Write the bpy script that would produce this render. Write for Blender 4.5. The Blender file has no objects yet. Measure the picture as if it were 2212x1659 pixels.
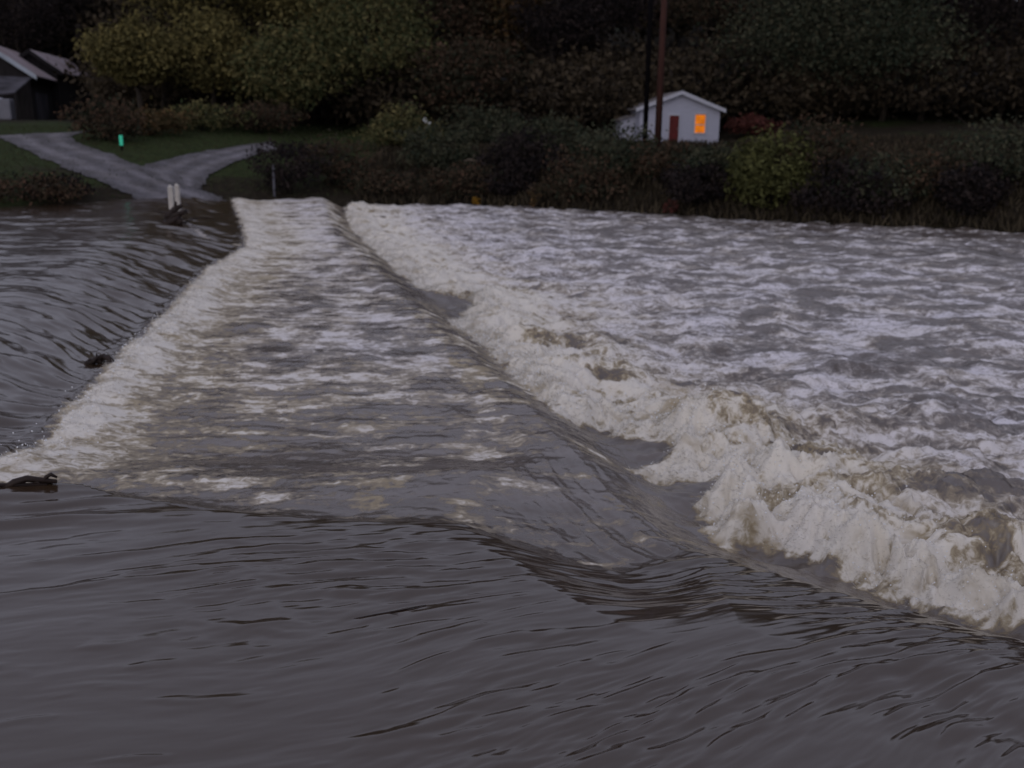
import bpy, math, random
import numpy as np
from mathutils import Vector, Matrix, Euler
R = math.radians
random.seed(7); rng = np.random.default_rng(7)
S = bpy.context.scene
# ------------------------------------------------------------ camera
CAMH, PITCH, ROLL, FPX = 4.0, 14.7, 0.6, 996.0
cd = bpy.data.cameras.new('camera'); cam = bpy.data.objects.new('camera', cd)
S.collection.objects.link(cam); S.camera = cam
cd.sensor_width = 36; cd.lens = 36*FPX/1024; cd.clip_end = 2000; cd.clip_start = .1
cam.location = (0, 0, CAMH)
RM = Matrix.Rotation(R(90-PITCH), 3, 'X') @ Matrix.Rotation(R(ROLL), 3, 'Z')
cam.rotation_euler = RM.to_euler()
cd.dof.use_dof = True; cd.dof.focus_distance = 8.5; cd.dof.aperture_fstop = 1.25
S.render.resolution_x, S.render.resolution_y = 1024, 768
# ------------------------------------------------------------ sky, dusk light
SUN_EL, SUN_ROT = 9, 205
w = bpy.data.worlds.new('World'); S.world = w; w.use_nodes = True
nt = w.node_tree; bg = nt.nodes['Background']
sky = nt.nodes.new('ShaderNodeTexSky'); sky.sky_type = 'NISHITA'; sky.sun_disc = False
sky.sun_elevation = R(SUN_EL); sky.sun_rotation = R(SUN_ROT); sky.air_density = 1.0; sky.dust_density = 3.0
# an overcast dusk: cloud cover evens the sky out
hsv = nt.nodes.new('ShaderNodeHueSaturation'); hsv.inputs['Saturation'].default_value = .35
mx = nt.nodes.new('ShaderNodeMix'); mx.data_type = 'RGBA'; mx.inputs['Factor'].default_value = .8
mx.inputs[7].default_value = (4.3, 4.35, 5.5, 1)
nt.links.new(sky.outputs[0], hsv.inputs['Color']); nt.links.new(hsv.outputs[0], mx.inputs[6])
nt.links.new(mx.outputs[2], bg.inputs['Color']); bg.inputs['Strength'].default_value = .1
sd = bpy.data.lights.new('sun', 'SUN'); sun = bpy.data.objects.new('sun', sd); S.collection.objects.link(sun)
sd.energy = .25; sd.angle = R(40); sd.color = (1, .93, .88)
sun.rotation_euler = (R(55), 0, R(-20))
S.view_settings.view_transform = 'Standard'; S.view_settings.look = 'None'
S.view_settings.exposure = 0; S.view_settings.gamma = 1
S.render.engine = 'CYCLES'

# ------------------------------------------------------------ helpers
RMn = np.array(RM)
def ray(px, py):                      # px, py in a 2212 wide picture of the place
    px, py = px*1024/2212, py*1024/2212
    d = RMn @ np.array([(px-512)/FPX, -(py-384)/FPX, -1.0]); return d
def onz(px, py, z=0.0):
    d = ray(px, py); t = (z-CAMH)/d[2]; return np.array([d[0]*t, d[1]*t])
def aty(px, py, Y):
    d = ray(px, py); t = Y/d[1]; return Vector((d[0]*t, Y, CAMH+d[2]*t))

def _h(ix, iy, s):
    n = (ix.astype(np.int64)*374761393 + iy.astype(np.int64)*668265263 + s*974634777) & 0xffffffff
    n = ((n ^ (n >> 13))*1274126177) & 0xffffffff
    n = (n ^ (n >> 16)) & 0xffffffff
    return n.astype(np.float64)/4294967295.0
def noise(x, y, s=0):
    ix, iy = np.floor(x), np.floor(y); fx, fy = x-ix, y-iy
    def g(a, b):
        an = _h(ix+a, iy+b, s)*2*np.pi
        return np.cos(an)*(fx-a)+np.sin(an)*(fy-b)
    ux = fx*fx*fx*(fx*(fx*6-15)+10); uy = fy*fy*fy*(fy*(fy*6-15)+10)
    a, b, c, d = g(0, 0), g(1, 0), g(0, 1), g(1, 1)
    return 1.5*((a*(1-ux)+b*ux)*(1-uy)+(c*(1-ux)+d*ux)*uy)
def fbm(x, y, o=4, s=0, g=.5):
    r = 0; a = 1; t = 0
    for i in range(o):
        r = r+a*noise(x*2**i+17.3*i, y*2**i+5.1*i, s+i); t += a; a *= g
    return r/t*1.4
def ss(t): t = np.clip(t, 0, 1); return t*t*(3-2*t)
def sdist(X, Y, P):
    best = np.full(X.shape, 1e9)
    for (ax, ay), (bx, by) in zip(P[:-1], P[1:]):
        dx, dy = bx-ax, by-ay; L = dx*dx+dy*dy
        t = np.clip(((X-ax)*dx+(Y-ay)*dy)/L, 0, 1)
        best = np.minimum(best, (X-ax-t*dx)**2+(Y-ay-t*dy)**2)
    return np.sqrt(best)
def inside(X, Y, P):
    c = np.zeros(X.shape, bool); n = len(P)
    for i in range(n):
        (ax, ay), (bx, by) = P[i], P[(i+1) % n]
        if ay == by: continue
        m = ((ay > Y) != (by > Y)) & (X < (bx-ax)*(Y-ay)/(by-ay)+ax)
        c ^= m
    return c

def npmesh(name, V, F, mat=None, parent=None, smooth=False, attrs=None):
    me = bpy.data.meshes.new(name)
    V = np.asarray(V, dtype=np.float32); F = np.asarray(F, dtype=np.int32)
    k = F.shape[1]
    me.vertices.add(len(V)); me.vertices.foreach_set('co', V.ravel())
    me.loops.add(F.size); me.loops.foreach_set('vertex_index', F.ravel())
    me.polygons.add(len(F)); me.polygons.foreach_set('loop_start', np.arange(0, F.size, k, dtype=np.int32))
    me.polygons.foreach_set('loop_total', np.full(len(F), k, dtype=np.int32))
    me.polygons.foreach_set('use_smooth', np.full(len(F), smooth))
    me.update(calc_edges=True)
    for an, (ty, dom, arr) in (attrs or {}).items():
        a = me.attributes.new(an, ty, dom)
        a.data.foreach_set('vector' if ty == 'FLOAT_VECTOR' else 'value', np.asarray(arr, dtype=np.float32).ravel())
    o = bpy.data.objects.new(name, me); S.collection.objects.link(o)
    if mat: me.materials.append(mat)
    if parent: o.parent = parent
    return o
class MB:
    def __init__(s): s.v = []; s.f = []
    def add(s, vs, fs):
        b = len(s.v); s.v += [tuple(v) for v in vs]; s.f += [tuple(b+i for i in f) for f in fs]
    def hexa(s, b, t):                # bottom 4, top 4
        s.add(list(b)+list(t), [(3,2,1,0),(4,5,6,7),(0,1,5,4),(1,2,6,5),(2,3,7,6),(3,0,4,7)])
    def box(s, c, sz, rz=0, M=None):
        x, y, z = [q/2 for q in sz]; m = Matrix.Rotation(rz, 3, 'Z')
        p = [m @ Vector(q)+Vector(c) for q in [(-x,-y,-z),(x,-y,-z),(x,y,-z),(-x,y,-z),(-x,-y,z),(x,-y,z),(x,y,z),(-x,y,z)]]
        if M: p = [M @ q for q in p]
        s.hexa(p[:4], p[4:])
    def slab(s, q, n):                # quad q thickened by vector n
        q = [Vector(a) for a in q]; s.hexa([a-Vector(n) for a in q], q)
    def tube(s, pts, rad, k=8):
        pts = [Vector(p) for p in pts]; b = len(s.v)
        for i, p in enumerate(pts):
            d = (pts[min(i+1, len(pts)-1)]-pts[max(i-1, 0)]).normalized()
            a = d.orthogonal().normalized() if abs(d.z) > .9 else d.cross(Vector((0,0,1))).normalized()
            c = d.cross(a)
            r = rad[i] if hasattr(rad, '__len__') else rad
            for j in range(k):
                an = 2*math.pi*j/k; s.v.append(tuple(p+a*r*math.cos(an)+c*r*math.sin(an)))
        for i in range(len(pts)-1):
            for j in range(k):
                s.f.append((b+i*k+j, b+i*k+(j+1)%k, b+(i+1)*k+(j+1)%k, b+(i+1)*k+j))
        s.f.append(tuple(b+j for j in range(k))[::-1]); s.f.append(tuple(b+(len(pts)-1)*k+j for j in range(k)))
    def build(s, name, mat, parent=None, smooth=False, bevel=0):
        me = bpy.data.meshes.new(name); me.from_pydata(s.v, [], s.f); me.update()
        if smooth: me.polygons.foreach_set('use_smooth', [True]*len(me.polygons))
        o = bpy.data.objects.new(name, me); S.collection.objects.link(o); me.materials.append(mat)
        if parent: o.parent = parent
        if bevel:
            b = o.modifiers.new('bevel', 'BEVEL'); b.width = bevel; b.segments = 2
        return o
def tag(o, label=None, cat=None, group=None, kind=None):
    if label: o['label'] = label
    if cat: o['category'] = cat
    if group: o['group'] = group
    if kind: o['kind'] = kind
    return o
def thing(name, label, cat, loc, rz=0, group=None):
    o = bpy.data.objects.new(name, None); S.collection.objects.link(o)
    o.location = loc; o.rotation_euler = (0, 0, rz); o.empty_display_size = .3
    return tag(o, label, cat, group)

# ------------------------------------------------------------ materials
def mat(name, col, rough=.8, var=.25, scale=3.0, col2=None, spec=.3, bump=0, stretch=(1,1,1), metal=0, detail=5):
    m = bpy.data.materials.new(name); m.use_nodes = True; t = m.node_tree; b = t.nodes['Principled BSDF']
    b.inputs['Roughness'].default_value = rough; b.inputs['Specular IOR Level'].default_value = spec
    b.inputs['Metallic'].default_value = metal
    tc = t.nodes.new('ShaderNodeTexCoord'); mp = t.nodes.new('ShaderNodeMapping'); mp.inputs['Scale'].default_value = stretch
    n = t.nodes.new('ShaderNodeTexNoise'); n.inputs['Scale'].default_value = scale; n.inputs['Detail'].default_value = detail
    r = t.nodes.new('ShaderNodeValToRGB'); r.color_ramp.elements[0].position = .35; r.color_ramp.elements[1].position = .65
    c2 = col2 or tuple(c*(1-var) for c in col)
    r.color_ramp.elements[0].color = (*c2, 1); r.color_ramp.elements[1].color = (*col, 1)
    t.links.new(tc.outputs['Object'], mp.inputs[0]); t.links.new(mp.outputs[0], n.inputs['Vector'])
    t.links.new(n.outputs[0], r.inputs[0]); t.links.new(r.outputs[0], b.inputs['Base Color'])
    if bump:
        bp = t.nodes.new('ShaderNodeBump'); bp.inputs['Strength'].default_value = bump; bp.inputs['Distance'].default_value = .05
        t.links.new(n.outputs[0], bp.inputs['Height']); t.links.new(bp.outputs[0], b.inputs['Normal'])
    return m
def leafmat(name, col, col2):
    if max(col) < .3: col, col2 = [(c[0]*1.15, c[1]*1.18, c[2]*1.1+.2*(c[0]+c[1])/2) for c in (col, col2)]
    m = bpy.data.materials.new(name); m.use_nodes = True; t = m.node_tree; b = t.nodes['Principled BSDF']
    b.inputs['Roughness'].default_value = .8; b.inputs['Specular IOR Level'].default_value = .04
    at = t.nodes.new('ShaderNodeAttribute'); at.attribute_name = 'tint'
    r = t.nodes.new('ShaderNodeValToRGB'); r.color_ramp.elements[0].position = .1; r.color_ramp.elements[1].position = .9
    r.color_ramp.elements[0].color = (*col2, 1); r.color_ramp.elements[1].color = (*col, 1)
    t.links.new(at.outputs['Fac'], r.inputs[0]); t.links.new(r.outputs[0], b.inputs['Base Color'])
    return m
M = dict(
 bark=mat('bark', (.05,.04,.032), .9, .5, 6, stretch=(1,1,.3)),
 pole=mat('pole_wood', (.06,.022,.016), .85, .4, 5, stretch=(3,3,.2)),
 poledark=mat('tarred_wood', (.007,.006,.007), .9, .4, 5, spec=.02, stretch=(3,3,.2)),
 siding=mat('white_siding', (.44,.45,.55), .6, .12, 1.5, stretch=(1,1,12), bump=.1),
 trim=mat('white_trim', (.50,.51,.58), .5, .06, 4),
 roofh=mat('shingle_roof', (.22,.2,.2), .85, .3, 12),
 reddoor=mat('red_door_paint', (.12,.012,.012), .5, .3, 3),
 barnwood=mat('weathered_barn_wood', (.030,.026,.028), .9, .6, 2.0, stretch=(6,6,.3)),
 barngrey=mat('pale_weathered_planks', (.10,.095,.115), .9, .8, .5, stretch=(1.2,1.2,.8)),
 rust=mat('rusty_metal_roof', (.42,.37,.41), .5, .5, .35, col2=(.30,.23,.23), stretch=(1,1,1), spec=.5, bump=.2),
 tin=mat('bright_tin', (.45,.50,.58), .4, .2, 1.2, spec=.6),
 whitepost=mat('white_post_paint', (.62,.58,.54), .6, .3, 6),
 debris=mat('wet_debris', (.03,.017,.013), .6, .5, 8),
 drift=mat('driftwood', (.15,.12,.09), .8, .4, 6),
 green=mat('green_reflector', (.01,.85,.50), .35, .02, 4, spec=.6),
 tank=mat('pale_plastic', (.20,.20,.235), .6, .15, 1.5),
 gravel=mat('gravel', (.20,.19,.21), .95, .35, .9, bump=.5, col2=(.13,.12,.125), detail=9),
)
L = dict(
 olive=leafmat('leaf_olive', (.18,.145,.03), (.058,.052,.014)),
 green=leafmat('leaf_green', (.145,.12,.032), (.036,.048,.016)),
 grey=leafmat('leaf_greygreen', (.075,.07,.034), (.024,.032,.018)),
 brown=leafmat('leaf_brown', (.085,.050,.024), (.022,.026,.014)),
 orange=leafmat('leaf_orange', (.13,.075,.020), (.045,.04,.015)),
 yellow=leafmat('leaf_yellow', (.36,.20,.03), (.16,.09,.02)),
 red=leafmat('leaf_red', (.12,.04,.022), (.045,.02,.012)),
 dark=leafmat('leaf_dark', (.038,.028,.022), (.010,.009,.009)),
 willow=leafmat('leaf_willow', (.10,.10,.022), (.036,.038,.010)),
)
def groundmat():
    m = bpy.data.materials.new('grassy_ground'); m.use_nodes = True; t = m.node_tree; b = t.nodes['Principled BSDF']
    b.inputs['Roughness'].default_value = .95; b.inputs['Specular IOR Level'].default_value = .1
    tc = t.nodes.new('ShaderNodeTexCoord')
    def nz(sc, d=6):
        n = t.nodes.new('ShaderNodeTexNoise'); n.inputs['Scale'].default_value = sc; n.inputs['Detail'].default_value = d
        t.links.new(tc.outputs['Object'], n.inputs['Vector']); return n
    n1, n2 = nz(.18), nz(2.5, 8)
    r = t.nodes.new('ShaderNodeValToRGB'); e = r.color_ramp.elements
    e[0].position = .55; e[0].color = (.03,.024,.016,1); e[1].position = .72; e[1].color = (.038,.052,.018,1)
    at = t.nodes.new('ShaderNodeAttribute'); at.attribute_name = 'lawn'
    add = t.nodes.new('ShaderNodeMath'); add.operation = 'MULTIPLY_ADD'; add.inputs[1].default_value = .3
    t.links.new(at.outputs['Fac'], add.inputs[0]); t.links.new(n1.outputs[0], add.inputs[2])
    r2 = t.nodes.new('ShaderNodeMapRange'); r2.inputs['From Min'].default_value = .3; r2.inputs['From Max'].default_value = .7
    r2.inputs['To Min'].default_value = .55; r2.inputs['To Max'].default_value = 1.2
    v = t.nodes.new('ShaderNodeVectorMath'); v.operation = 'SCALE'
    t.links.new(add.outputs[0], r.inputs[0]); t.links.new(n2.outputs[0], r2.inputs['Value'])
    t.links.new(r.outputs[0], v.inputs[0]); t.links.new(r2.outputs[0], v.inputs['Scale'])
    t.links.new(v.outputs[0], b.inputs['Base Color'])
    bp = t.nodes.new('ShaderNodeBump'); bp.inputs['Distance'].default_value = .15; t.links.new(n2.outputs[0], bp.inputs['Height'])
    t.links.new(bp.outputs[0], b.inputs['Normal'])
    return m
def gravelmat():
    m = M['gravel']; t = m.node_tree; b = t.nodes['Principled BSDF']; old = b.inputs['Base Color'].links[0].from_socket
    at = t.nodes.new('ShaderNodeAttribute'); at.attribute_name = 'track'
    tc = t.nodes.new('ShaderNodeTexCoord'); n = t.nodes.new('ShaderNodeTexNoise'); n.inputs['Scale'].default_value = 7; n.inputs['Detail'].default_value = 6
    t.links.new(tc.outputs['Object'], n.inputs['Vector'])
    a = t.nodes.new('ShaderNodeMath'); a.operation = 'MULTIPLY_ADD'; a.inputs[1].default_value = .45; t.links.new(at.outputs['Fac'], a.inputs[0])
    q = t.nodes.new('ShaderNodeMath'); q.operation = 'MULTIPLY'; q.inputs[1].default_value = 1.3; t.links.new(n.outputs[0], q.inputs[0]); t.links.new(q.outputs[0], a.inputs[2])
    v = t.nodes.new('ShaderNodeVectorMath'); v.operation = 'SCALE'; t.links.new(old, v.inputs[0]); t.links.new(a.outputs[0], v.inputs['Scale'])
    t.links.new(v.outputs[0], b.inputs['Base Color'])
gravelmat()
M['ground'] = groundmat()

def watermat():
    m = bpy.data.materials.new('flood_water'); m.use_nodes = True; t = m.node_tree; N = t.nodes; K = t.links.new
    b = N['Principled BSDF']; out = N['Material Output']
    af = N.new('ShaderNodeAttribute'); af.attribute_name = 'flow'
    ff = N.new('ShaderNodeAttribute'); ff.attribute_name = 'foam'
    rf = N.new('ShaderNodeAttribute'); rf.attribute_name = 'rough'
    def nz(sx, sy, d=5, rg=.55, dist=0):
        mp = N.new('ShaderNodeMapping'); mp.inputs['Scale'].default_value = (sx, sy, 1)
        K(af.outputs['Vector'], mp.inputs[0])
        n = N.new('ShaderNodeTexNoise'); n.inputs['Scale'].default_value = 1; n.inputs['Detail'].default_value = d
        n.inputs['Roughness'].default_value = rg; n.inputs['Distortion'].default_value = dist
        K(mp.outputs[0], n.inputs['Vector']); return n.outputs[0]
    def no(sc, d, rg, dist):
        n = N.new('ShaderNodeTexNoise'); n.inputs['Scale'].default_value = sc; n.inputs['Detail'].default_value = d
        n.inputs['Roughness'].default_value = rg; n.inputs['Distortion'].default_value = dist; K(tco.outputs['Object'], n.inputs['Vector']); return n.outputs[0]
    tco = N.new('ShaderNodeTexCoord')
    def ma(op, a, c, d=None):
        q = N.new('ShaderNodeMath'); q.operation = op
        for i, v in enumerate((a, c, d)):
            if v is None: continue
            if isinstance(v, (int, float)): q.inputs[i].default_value = v
            else: K(v, q.inputs[i])
        return q.outputs[0]
    fine = no(6.5, 8, .66, .9); mid = nz(1.3, 2.4, 5, .6, .8); iso = no(2.3, 6, .62, 1.0)
    aa = N.new('ShaderNodeAttribute'); aa.attribute_name = 'air'
    # foam coverage: modelled foam plus fine breakup
    k = ma('MULTIPLY_ADD', ma('SUBTRACT', fine, .5), 1.5, ff.outputs['Fac'])
    k = ma('MULTIPLY_ADD', ma('SUBTRACT', mid, .5), .9, k); k = ma('MULTIPLY_ADD', ma('SUBTRACT', iso, .5), .7, k)
    mr = N.new('ShaderNodeMapRange'); mr.interpolation_type = 'SMOOTHSTEP'
    mr.inputs['From Min'].default_value = .22; mr.inputs['From Max'].default_value = 1.0; K(k, mr.inputs['Value'])
    foam = mr.outputs[0]
    ramp = N.new('ShaderNodeValToRGB'); e = ramp.color_ramp.elements
    e[0].position = 0; e[0].color = (.13,.10,.072,1); e[1].position = 1; e[1].color = (.80,.755,.68,1)
    x = e.new(.35); x.color = (.22,.17,.105,1); x = e.new(.68); x.color = (.44,.375,.27,1)
    K(foam, ramp.inputs[0]); wa = N.new('ShaderNodeMix'); wa.data_type = 'RGBA'; wa.inputs[6].default_value = (.044,.027,.016,1); wa.inputs[7].default_value = (.165,.138,.125,1)
    K(aa.outputs['Fac'], wa.inputs['Factor'])
    cr_ = N.new('ShaderNodeAttribute'); cr_.attribute_name = 'cream'
    rp2 = N.new('ShaderNodeValToRGB'); g = rp2.color_ramp.elements
    g[0].position = 0; g[0].color = (.15,.135,.135,1); g[1].position = 1; g[1].color = (.78,.75,.80,1)
    y_ = g.new(.4); y_.color = (.27,.245,.24,1); y_ = g.new(.7); y_.color = (.5,.475,.485,1)
    K(foam, rp2.inputs[0]); fr = N.new('ShaderNodeMix'); fr.data_type = 'RGBA'
    K(cr_.outputs['Fac'], fr.inputs['Factor']); K(rp2.outputs[0], fr.inputs[6]); K(ramp.outputs[0], fr.inputs[7])
    tb1 = no(.9, 5, .6, 1.2); tr = N.new('ShaderNodeMapRange'); tr.interpolation_type = 'SMOOTHSTEP'
    tr.inputs['From Min'].default_value = .50; tr.inputs['From Max'].default_value = .72; tr.inputs['To Max'].default_value = .75
    K(tb1, tr.inputs['Value']); tm = N.new('ShaderNodeMix'); tm.data_type = 'RGBA'; tm.inputs[7].default_value = (.34,.265,.15,1)
    K(ma('MULTIPLY', tr.outputs[0], cr_.outputs['Fac']), tm.inputs['Factor']); K(fr.outputs[2], tm.inputs[6])
    wb_ = N.new('ShaderNodeMix'); wb_.data_type = 'RGBA'
    cf = N.new('ShaderNodeMapRange'); cf.inputs['From Min'].default_value = 0; cf.inputs['From Max'].default_value = .3; K(foam, cf.inputs['Value'])
    K(cf.outputs[0], wb_.inputs['Factor']); K(wa.outputs[2], wb_.inputs[6]); K(tm.outputs[2], wb_.inputs[7])
    K(wb_.outputs[2], b.inputs['Base Color'])
    K(ma('MULTIPLY_ADD', foam, .6, rf.outputs['Fac']), b.inputs['Roughness'])
    b.inputs['IOR'].default_value = 1.82
    K(ma('MULTIPLY_ADD', foam, -.4, .5), b.inputs['Specular IOR Level'])
    st = nz(1.7, 5, 6, .6, .8)
    bp = N.new('ShaderNodeBump'); bp.inputs['Distance'].default_value = .035
    K(ma('MULTIPLY_ADD', rf.outputs['Fac'], 1.6, -.21), bp.inputs['Strength'])
    K(ma('ADD', ma('MULTIPLY', st, .6), ma('MULTIPLY', fine, foam)), bp.inputs['Height'])
    K(bp.outputs[0], b.inputs['Normal'])
    return m
M['water'] = watermat()

# ------------------------------------------------------------ terrain of the far bank
BANK = [(-400,462),(0,447),(150,440),(250,432),(480,433),(700,433),(1000,440),(1300,453),(1600,471),(1900,485),(2212,500),(2700,525)]
DROP = -0.85
bx, by = [], []
for (px, py) in BANK:
    q = onz(px, py, 0 if px < 450 else -.36 if px < 600 else -.5 if px < 800 else DROP); bx.append(q[0]); by.append(q[1])
bx[0] = min(bx[0], bx[1]-10)
o_ = np.argsort(bx); bx = np.array(bx)[o_]; by = np.array(by)[o_]
def yb(x): return np.interp(x, bx, by)
def wl(x):
    x = np.asarray(x); return -.36*ss((x+15)/2)-.49*ss((x+9.6)/2)
PD = np.array([-30,-15,-3,0,4,12,22,36,50,80,140,400]); PZ = np.array([-5,-4,-.8,0,.75,1.65,2.7,3.9,5.2,13,23,40.])
def zt(x, y):
    x = np.asarray(x, float); y = np.asarray(y, float)
    d = y-yb(x); right = ss((x+8)/6)
    d = d-34*ss((d-30)/40)*ss((-x/np.maximum(y,1)-.30)/.1)
    z = wl(x)*(1-ss(d/12))+np.interp(d, PD, PZ)+right*.9*ss(d/3)*(1-ss((d-6)/10))
    z = z-.75*np.exp(-((x-13)/9)**2)*ss((d-13)/6)*(1-ss((d-38)/8))
    return z+.12*fbm(x/5, y/5, 3, 40)*ss((d+1)/4)
def onland(px, py):
    d = ray(px, py); t = 40/d[1]
    for i in range(2000):
        p = d*t; 
        if CAMH+p[2] <= zt(p[0], p[1]) and p[1] > 45: break
        t += .08/max(.3, d[1])
    return float(p[0]), float(p[1]), float(zt(p[0], p[1]))
gx = np.linspace(-150, 130, 420); gy = np.concatenate([np.linspace(38, 100, 200), np.linspace(101, 420, 80)])
GX, GY = np.meshgrid(gx, gy)
def gridfaces(r, c):
    i = np.arange(r*c).reshape(r, c)
    return np.stack([i[:-1,:-1], i[:-1,1:], i[1:,1:], i[1:,:-1]], -1).reshape(-1, 4)
lawn = ss((-9-GX)/6)*(1-ss((GY-yb(GX)-30)/6))*ss((GY-yb(GX)-1.5)/4)
npmesh('ground', np.stack([GX, GY, zt(GX, GY)], -1).reshape(-1, 3), gridfaces(*GX.shape), M['ground'], smooth=True,
       attrs={'lawn': ('FLOAT', 'POINT', lawn)})['kind'] = 'structure'

# ------------------------------------------------------------ the river
def PL(pts, z): return [tuple(onz(a, b, z)) for a, b in pts]
A = [(492,425),(500,446),(512,475),(525,530),(430,585),(345,680),(240,765),(205,810),(120,885),(70,960),(0,1000),(-70,1032)]
G = [(0,1052),(120,1060),(300,1088),(470,1112),(640,1135),(850,1150),(1000,1168),(1200,1222),(1350,1245),(1500,1215),(1700,1268),(1900,1328),(2212,1412),(2700,1545)]
B = [(700,425),(712,460),(735,500),(850,600),(955,700),(1065,800),(1190,900),(1270,985),(1340,1060),(1460,1140),(1700,1232),(1900,1302),(2212,1384),(2700,1515)]
C = [(735,425),(745,460),(765,500),(805,535),(870,600),(925,635),(1010,638),(1005,668),(955,692),(1025,745),(1100,830),(1150,885),(1210,918),(1300,908),(1345,930),
     (1410,925),(1440,955),(1358,992),(1440,1012),(1530,1005),(1562,1030),(1510,1075),(1520,1112),(1492,1140),(1560,1178),(1690,1165),(1770,1210),(1900,1268),(2060,1330),(2212,1372),(2700,1490)]
pA = PL(A, -.25); pG = [tuple(onz(a, b, z)) for (a, b), z in zip(G, (-.08,-.09,-.10,-.12,-.14,-.18,-.24,-.32,-.38,-.44,-.46,-.46,-.46,-.46))]; pAG = pA+pG; pB = PL(B, -.35); pC = PL(C, -.7)
far = [(300, 20), (300, 400)]
polyAG = pAG+far+[(pA[0][0], 400)]; polyB = pB+far+[(pB[0][0], 400)]; polyC = pC+far+[(pC[0][0], 400)]
nr, nc = 1150, 1250
yy = np.exp(np.linspace(math.log(2.6), math.log(64), nr)); sx = np.linspace(-1.02, 1.02, nc)
Y = np.repeat(yy[:, None], nc, 1); X = sx[None, :]*(Y*.78+1.6)
Y = Y+0*X
def sd_(poly, line):
    d = sdist(X, Y, line); return np.where(inside(X, Y, poly), d, -d)
dAG = sd_(polyAG, pAG); dA = sdist(X, Y, pA); dA = np.where(inside(X, Y, polyAG), dA, -dA)
dB = sd_(polyB, pB)
X0, Y0 = X, Y
X, Y = X0+.20*fbm(X0/1.1, Y0/1.0, 4, 401, .55)+.04*ss((Y0-20)/10)*fbm(X0/.7, Y0/.7, 2, 402)*5, Y0+.16*fbm(X0/.9, Y0/.9, 4, 411, .55)
dC = sd_(polyC, pC); X, Y = X0, Y0
# streamlines: v is constant along the flow
wf = 1-ss((Y-5.5)/7)
v = Y-(.30*(X+5)+.055*np.maximum(X+2, 0)**2)*wf-.10*(X+2)*(1-wf)*(1-ss((Y-12)/8)); u = X+.35*Y*wf
v = v+np.clip(dA+4.2, 0, 4.2)**2/8.4*1.5*ss((Y-12)/5)
wob = fbm(u/3, v/2.2, 3, 5); v = v+.25*wob; 
U = 1-ss(dAG/.3+.5)                     # still upstream
Dn = ss(dB/1.5)                         # downstream
Mk = (1-U)*(1-Dn)
slide = np.exp(-((dA+1.7)/1.8)**2)*(dAG < .3)   # water sliding down to the left foam line
nearG = ss((Y-12)/4)
sw = .5+1.35*ss((X+.5)/1.8)*(1-.5*ss((X-2)/1.8))*(1-ss((Y-10)/3))+2.9*ss((Y-11.5)/3)
tt = np.clip((dAG+sw)/(sw+.25), 0, 1)
d2 = .08*ss((X-.2)/1.5)*(1-ss((Y-11)/2))
h = -(.36+d2)*(.45*tt+.55*ss(tt))*(.30+.70*np.maximum(ss((X+.9)/2), ss((Y-11)/2)))
h = h-(.53-d2)*ss((dB+.25)/1.5)
crest = .07*np.exp(-((dB+.45)/.5)**2)*(.6+.4*wob); h = h+crest
h = h+.03*np.exp(-((dAG+.1)/.25)**2)*(1-nearG)
n1 = fbm(u/1.6, v/.5, 4, 11); n2 = fbm(u/.9, v/.22, 4, 23); n3 = fbm(u/4, v/1.3, 3, 31)
ch = fbm(X/1.3+3, Y/1.2, 5, 51, .55); bil = 1-np.abs(fbm(X/1.0+.4*noise(X, Y, 8), Y/.95, 5, 61))*2.2
big = fbm(u/3.2, v/2.2, 3, 71)
n4 = fbm(u/.5, v/.12, 3, 83)
ripple = .018+.022*ss((X-.5)/3)*ss((9.5-Y)/3)
pat = 0
for (px, py, rx, ry, a_) in ((1330,1600,1.3,.5,1.0),(1120,1430,.7,.5,.6),(1750,1440,1.6,.45,.8),(2000,1520,.8,.5,1.0),(800,1330,1.2,.8,.35),(500,1180,1.5,.9,.45),(420,1400,1.2,.6,.25),(1000,1560,1.0,.5,.5),(900,1240,1.6,1.0,.5),(2150,1600,.5,.5,.9),(120,560,5,5,.25),(700,1200,1.2,.8,.5)):
    q = onz(px, py, 0); pat = pat+a_*np.exp(-((X-q[0])/rx)**2-((Y-q[1]-.35*(X-q[0]))/ry)**2)
m1 = fbm(u/.75, v/.20, 3, 211); m2 = fbm(u/1.1, v/.34, 3, 223)
h = h+U*(.007*n1*(1-.5*ss((Y-12)/4))+.0035*n2*(1-ss((Y-12)/4))+np.clip(pat,0,1.2)*(.026*m1+.018*m2)+.028*np.maximum(m2-.28,0)*np.sign(1))*np.where(Y > 11, 1.8, 1)
h = h+slide*(.13*fbm(u/3.2, v/.85, 3, 231)+.012*n2)+U*ss((Y-12)/10)*(.040*n3+.004*n1)
band = np.exp(-((dB+.75)/.55)**2)*ss((12-Y)/3)*U
h = h+band*(.022*m1+.022*m2)
# ridges lying along the crest before the downstream drop
rid = fbm(dB/.28, (X+Y)/2.6, 3, 97)
h = h+Mk*(.045*ch+.012*n1)+Mk*np.exp(-((dB+.6)/.9)**2)*.035*rid
h = h+Dn*(.15*ch+.16*big*ss((60-Y)/30)+.03*n1)
pile = np.exp(-((dC-.95)/1.0)**2)*ss((dC+.15)/.6)
near = ss((26-Y)/18)
h = h+pile*(.15+.12*near)*(.7+.55*bil)+ss(dC/.4)*np.exp(-np.maximum(dC,0)/5)*(.14+.15*near)*(bil*.9+.8*ch+.7*big)
pA_ = np.exp(-((dA-.45)/.6)**2)
h = h+pA_*(.11+.06*bil)+(dA > 0)*np.exp(-np.maximum(dA,0)/1.2)*.07*ch
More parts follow.
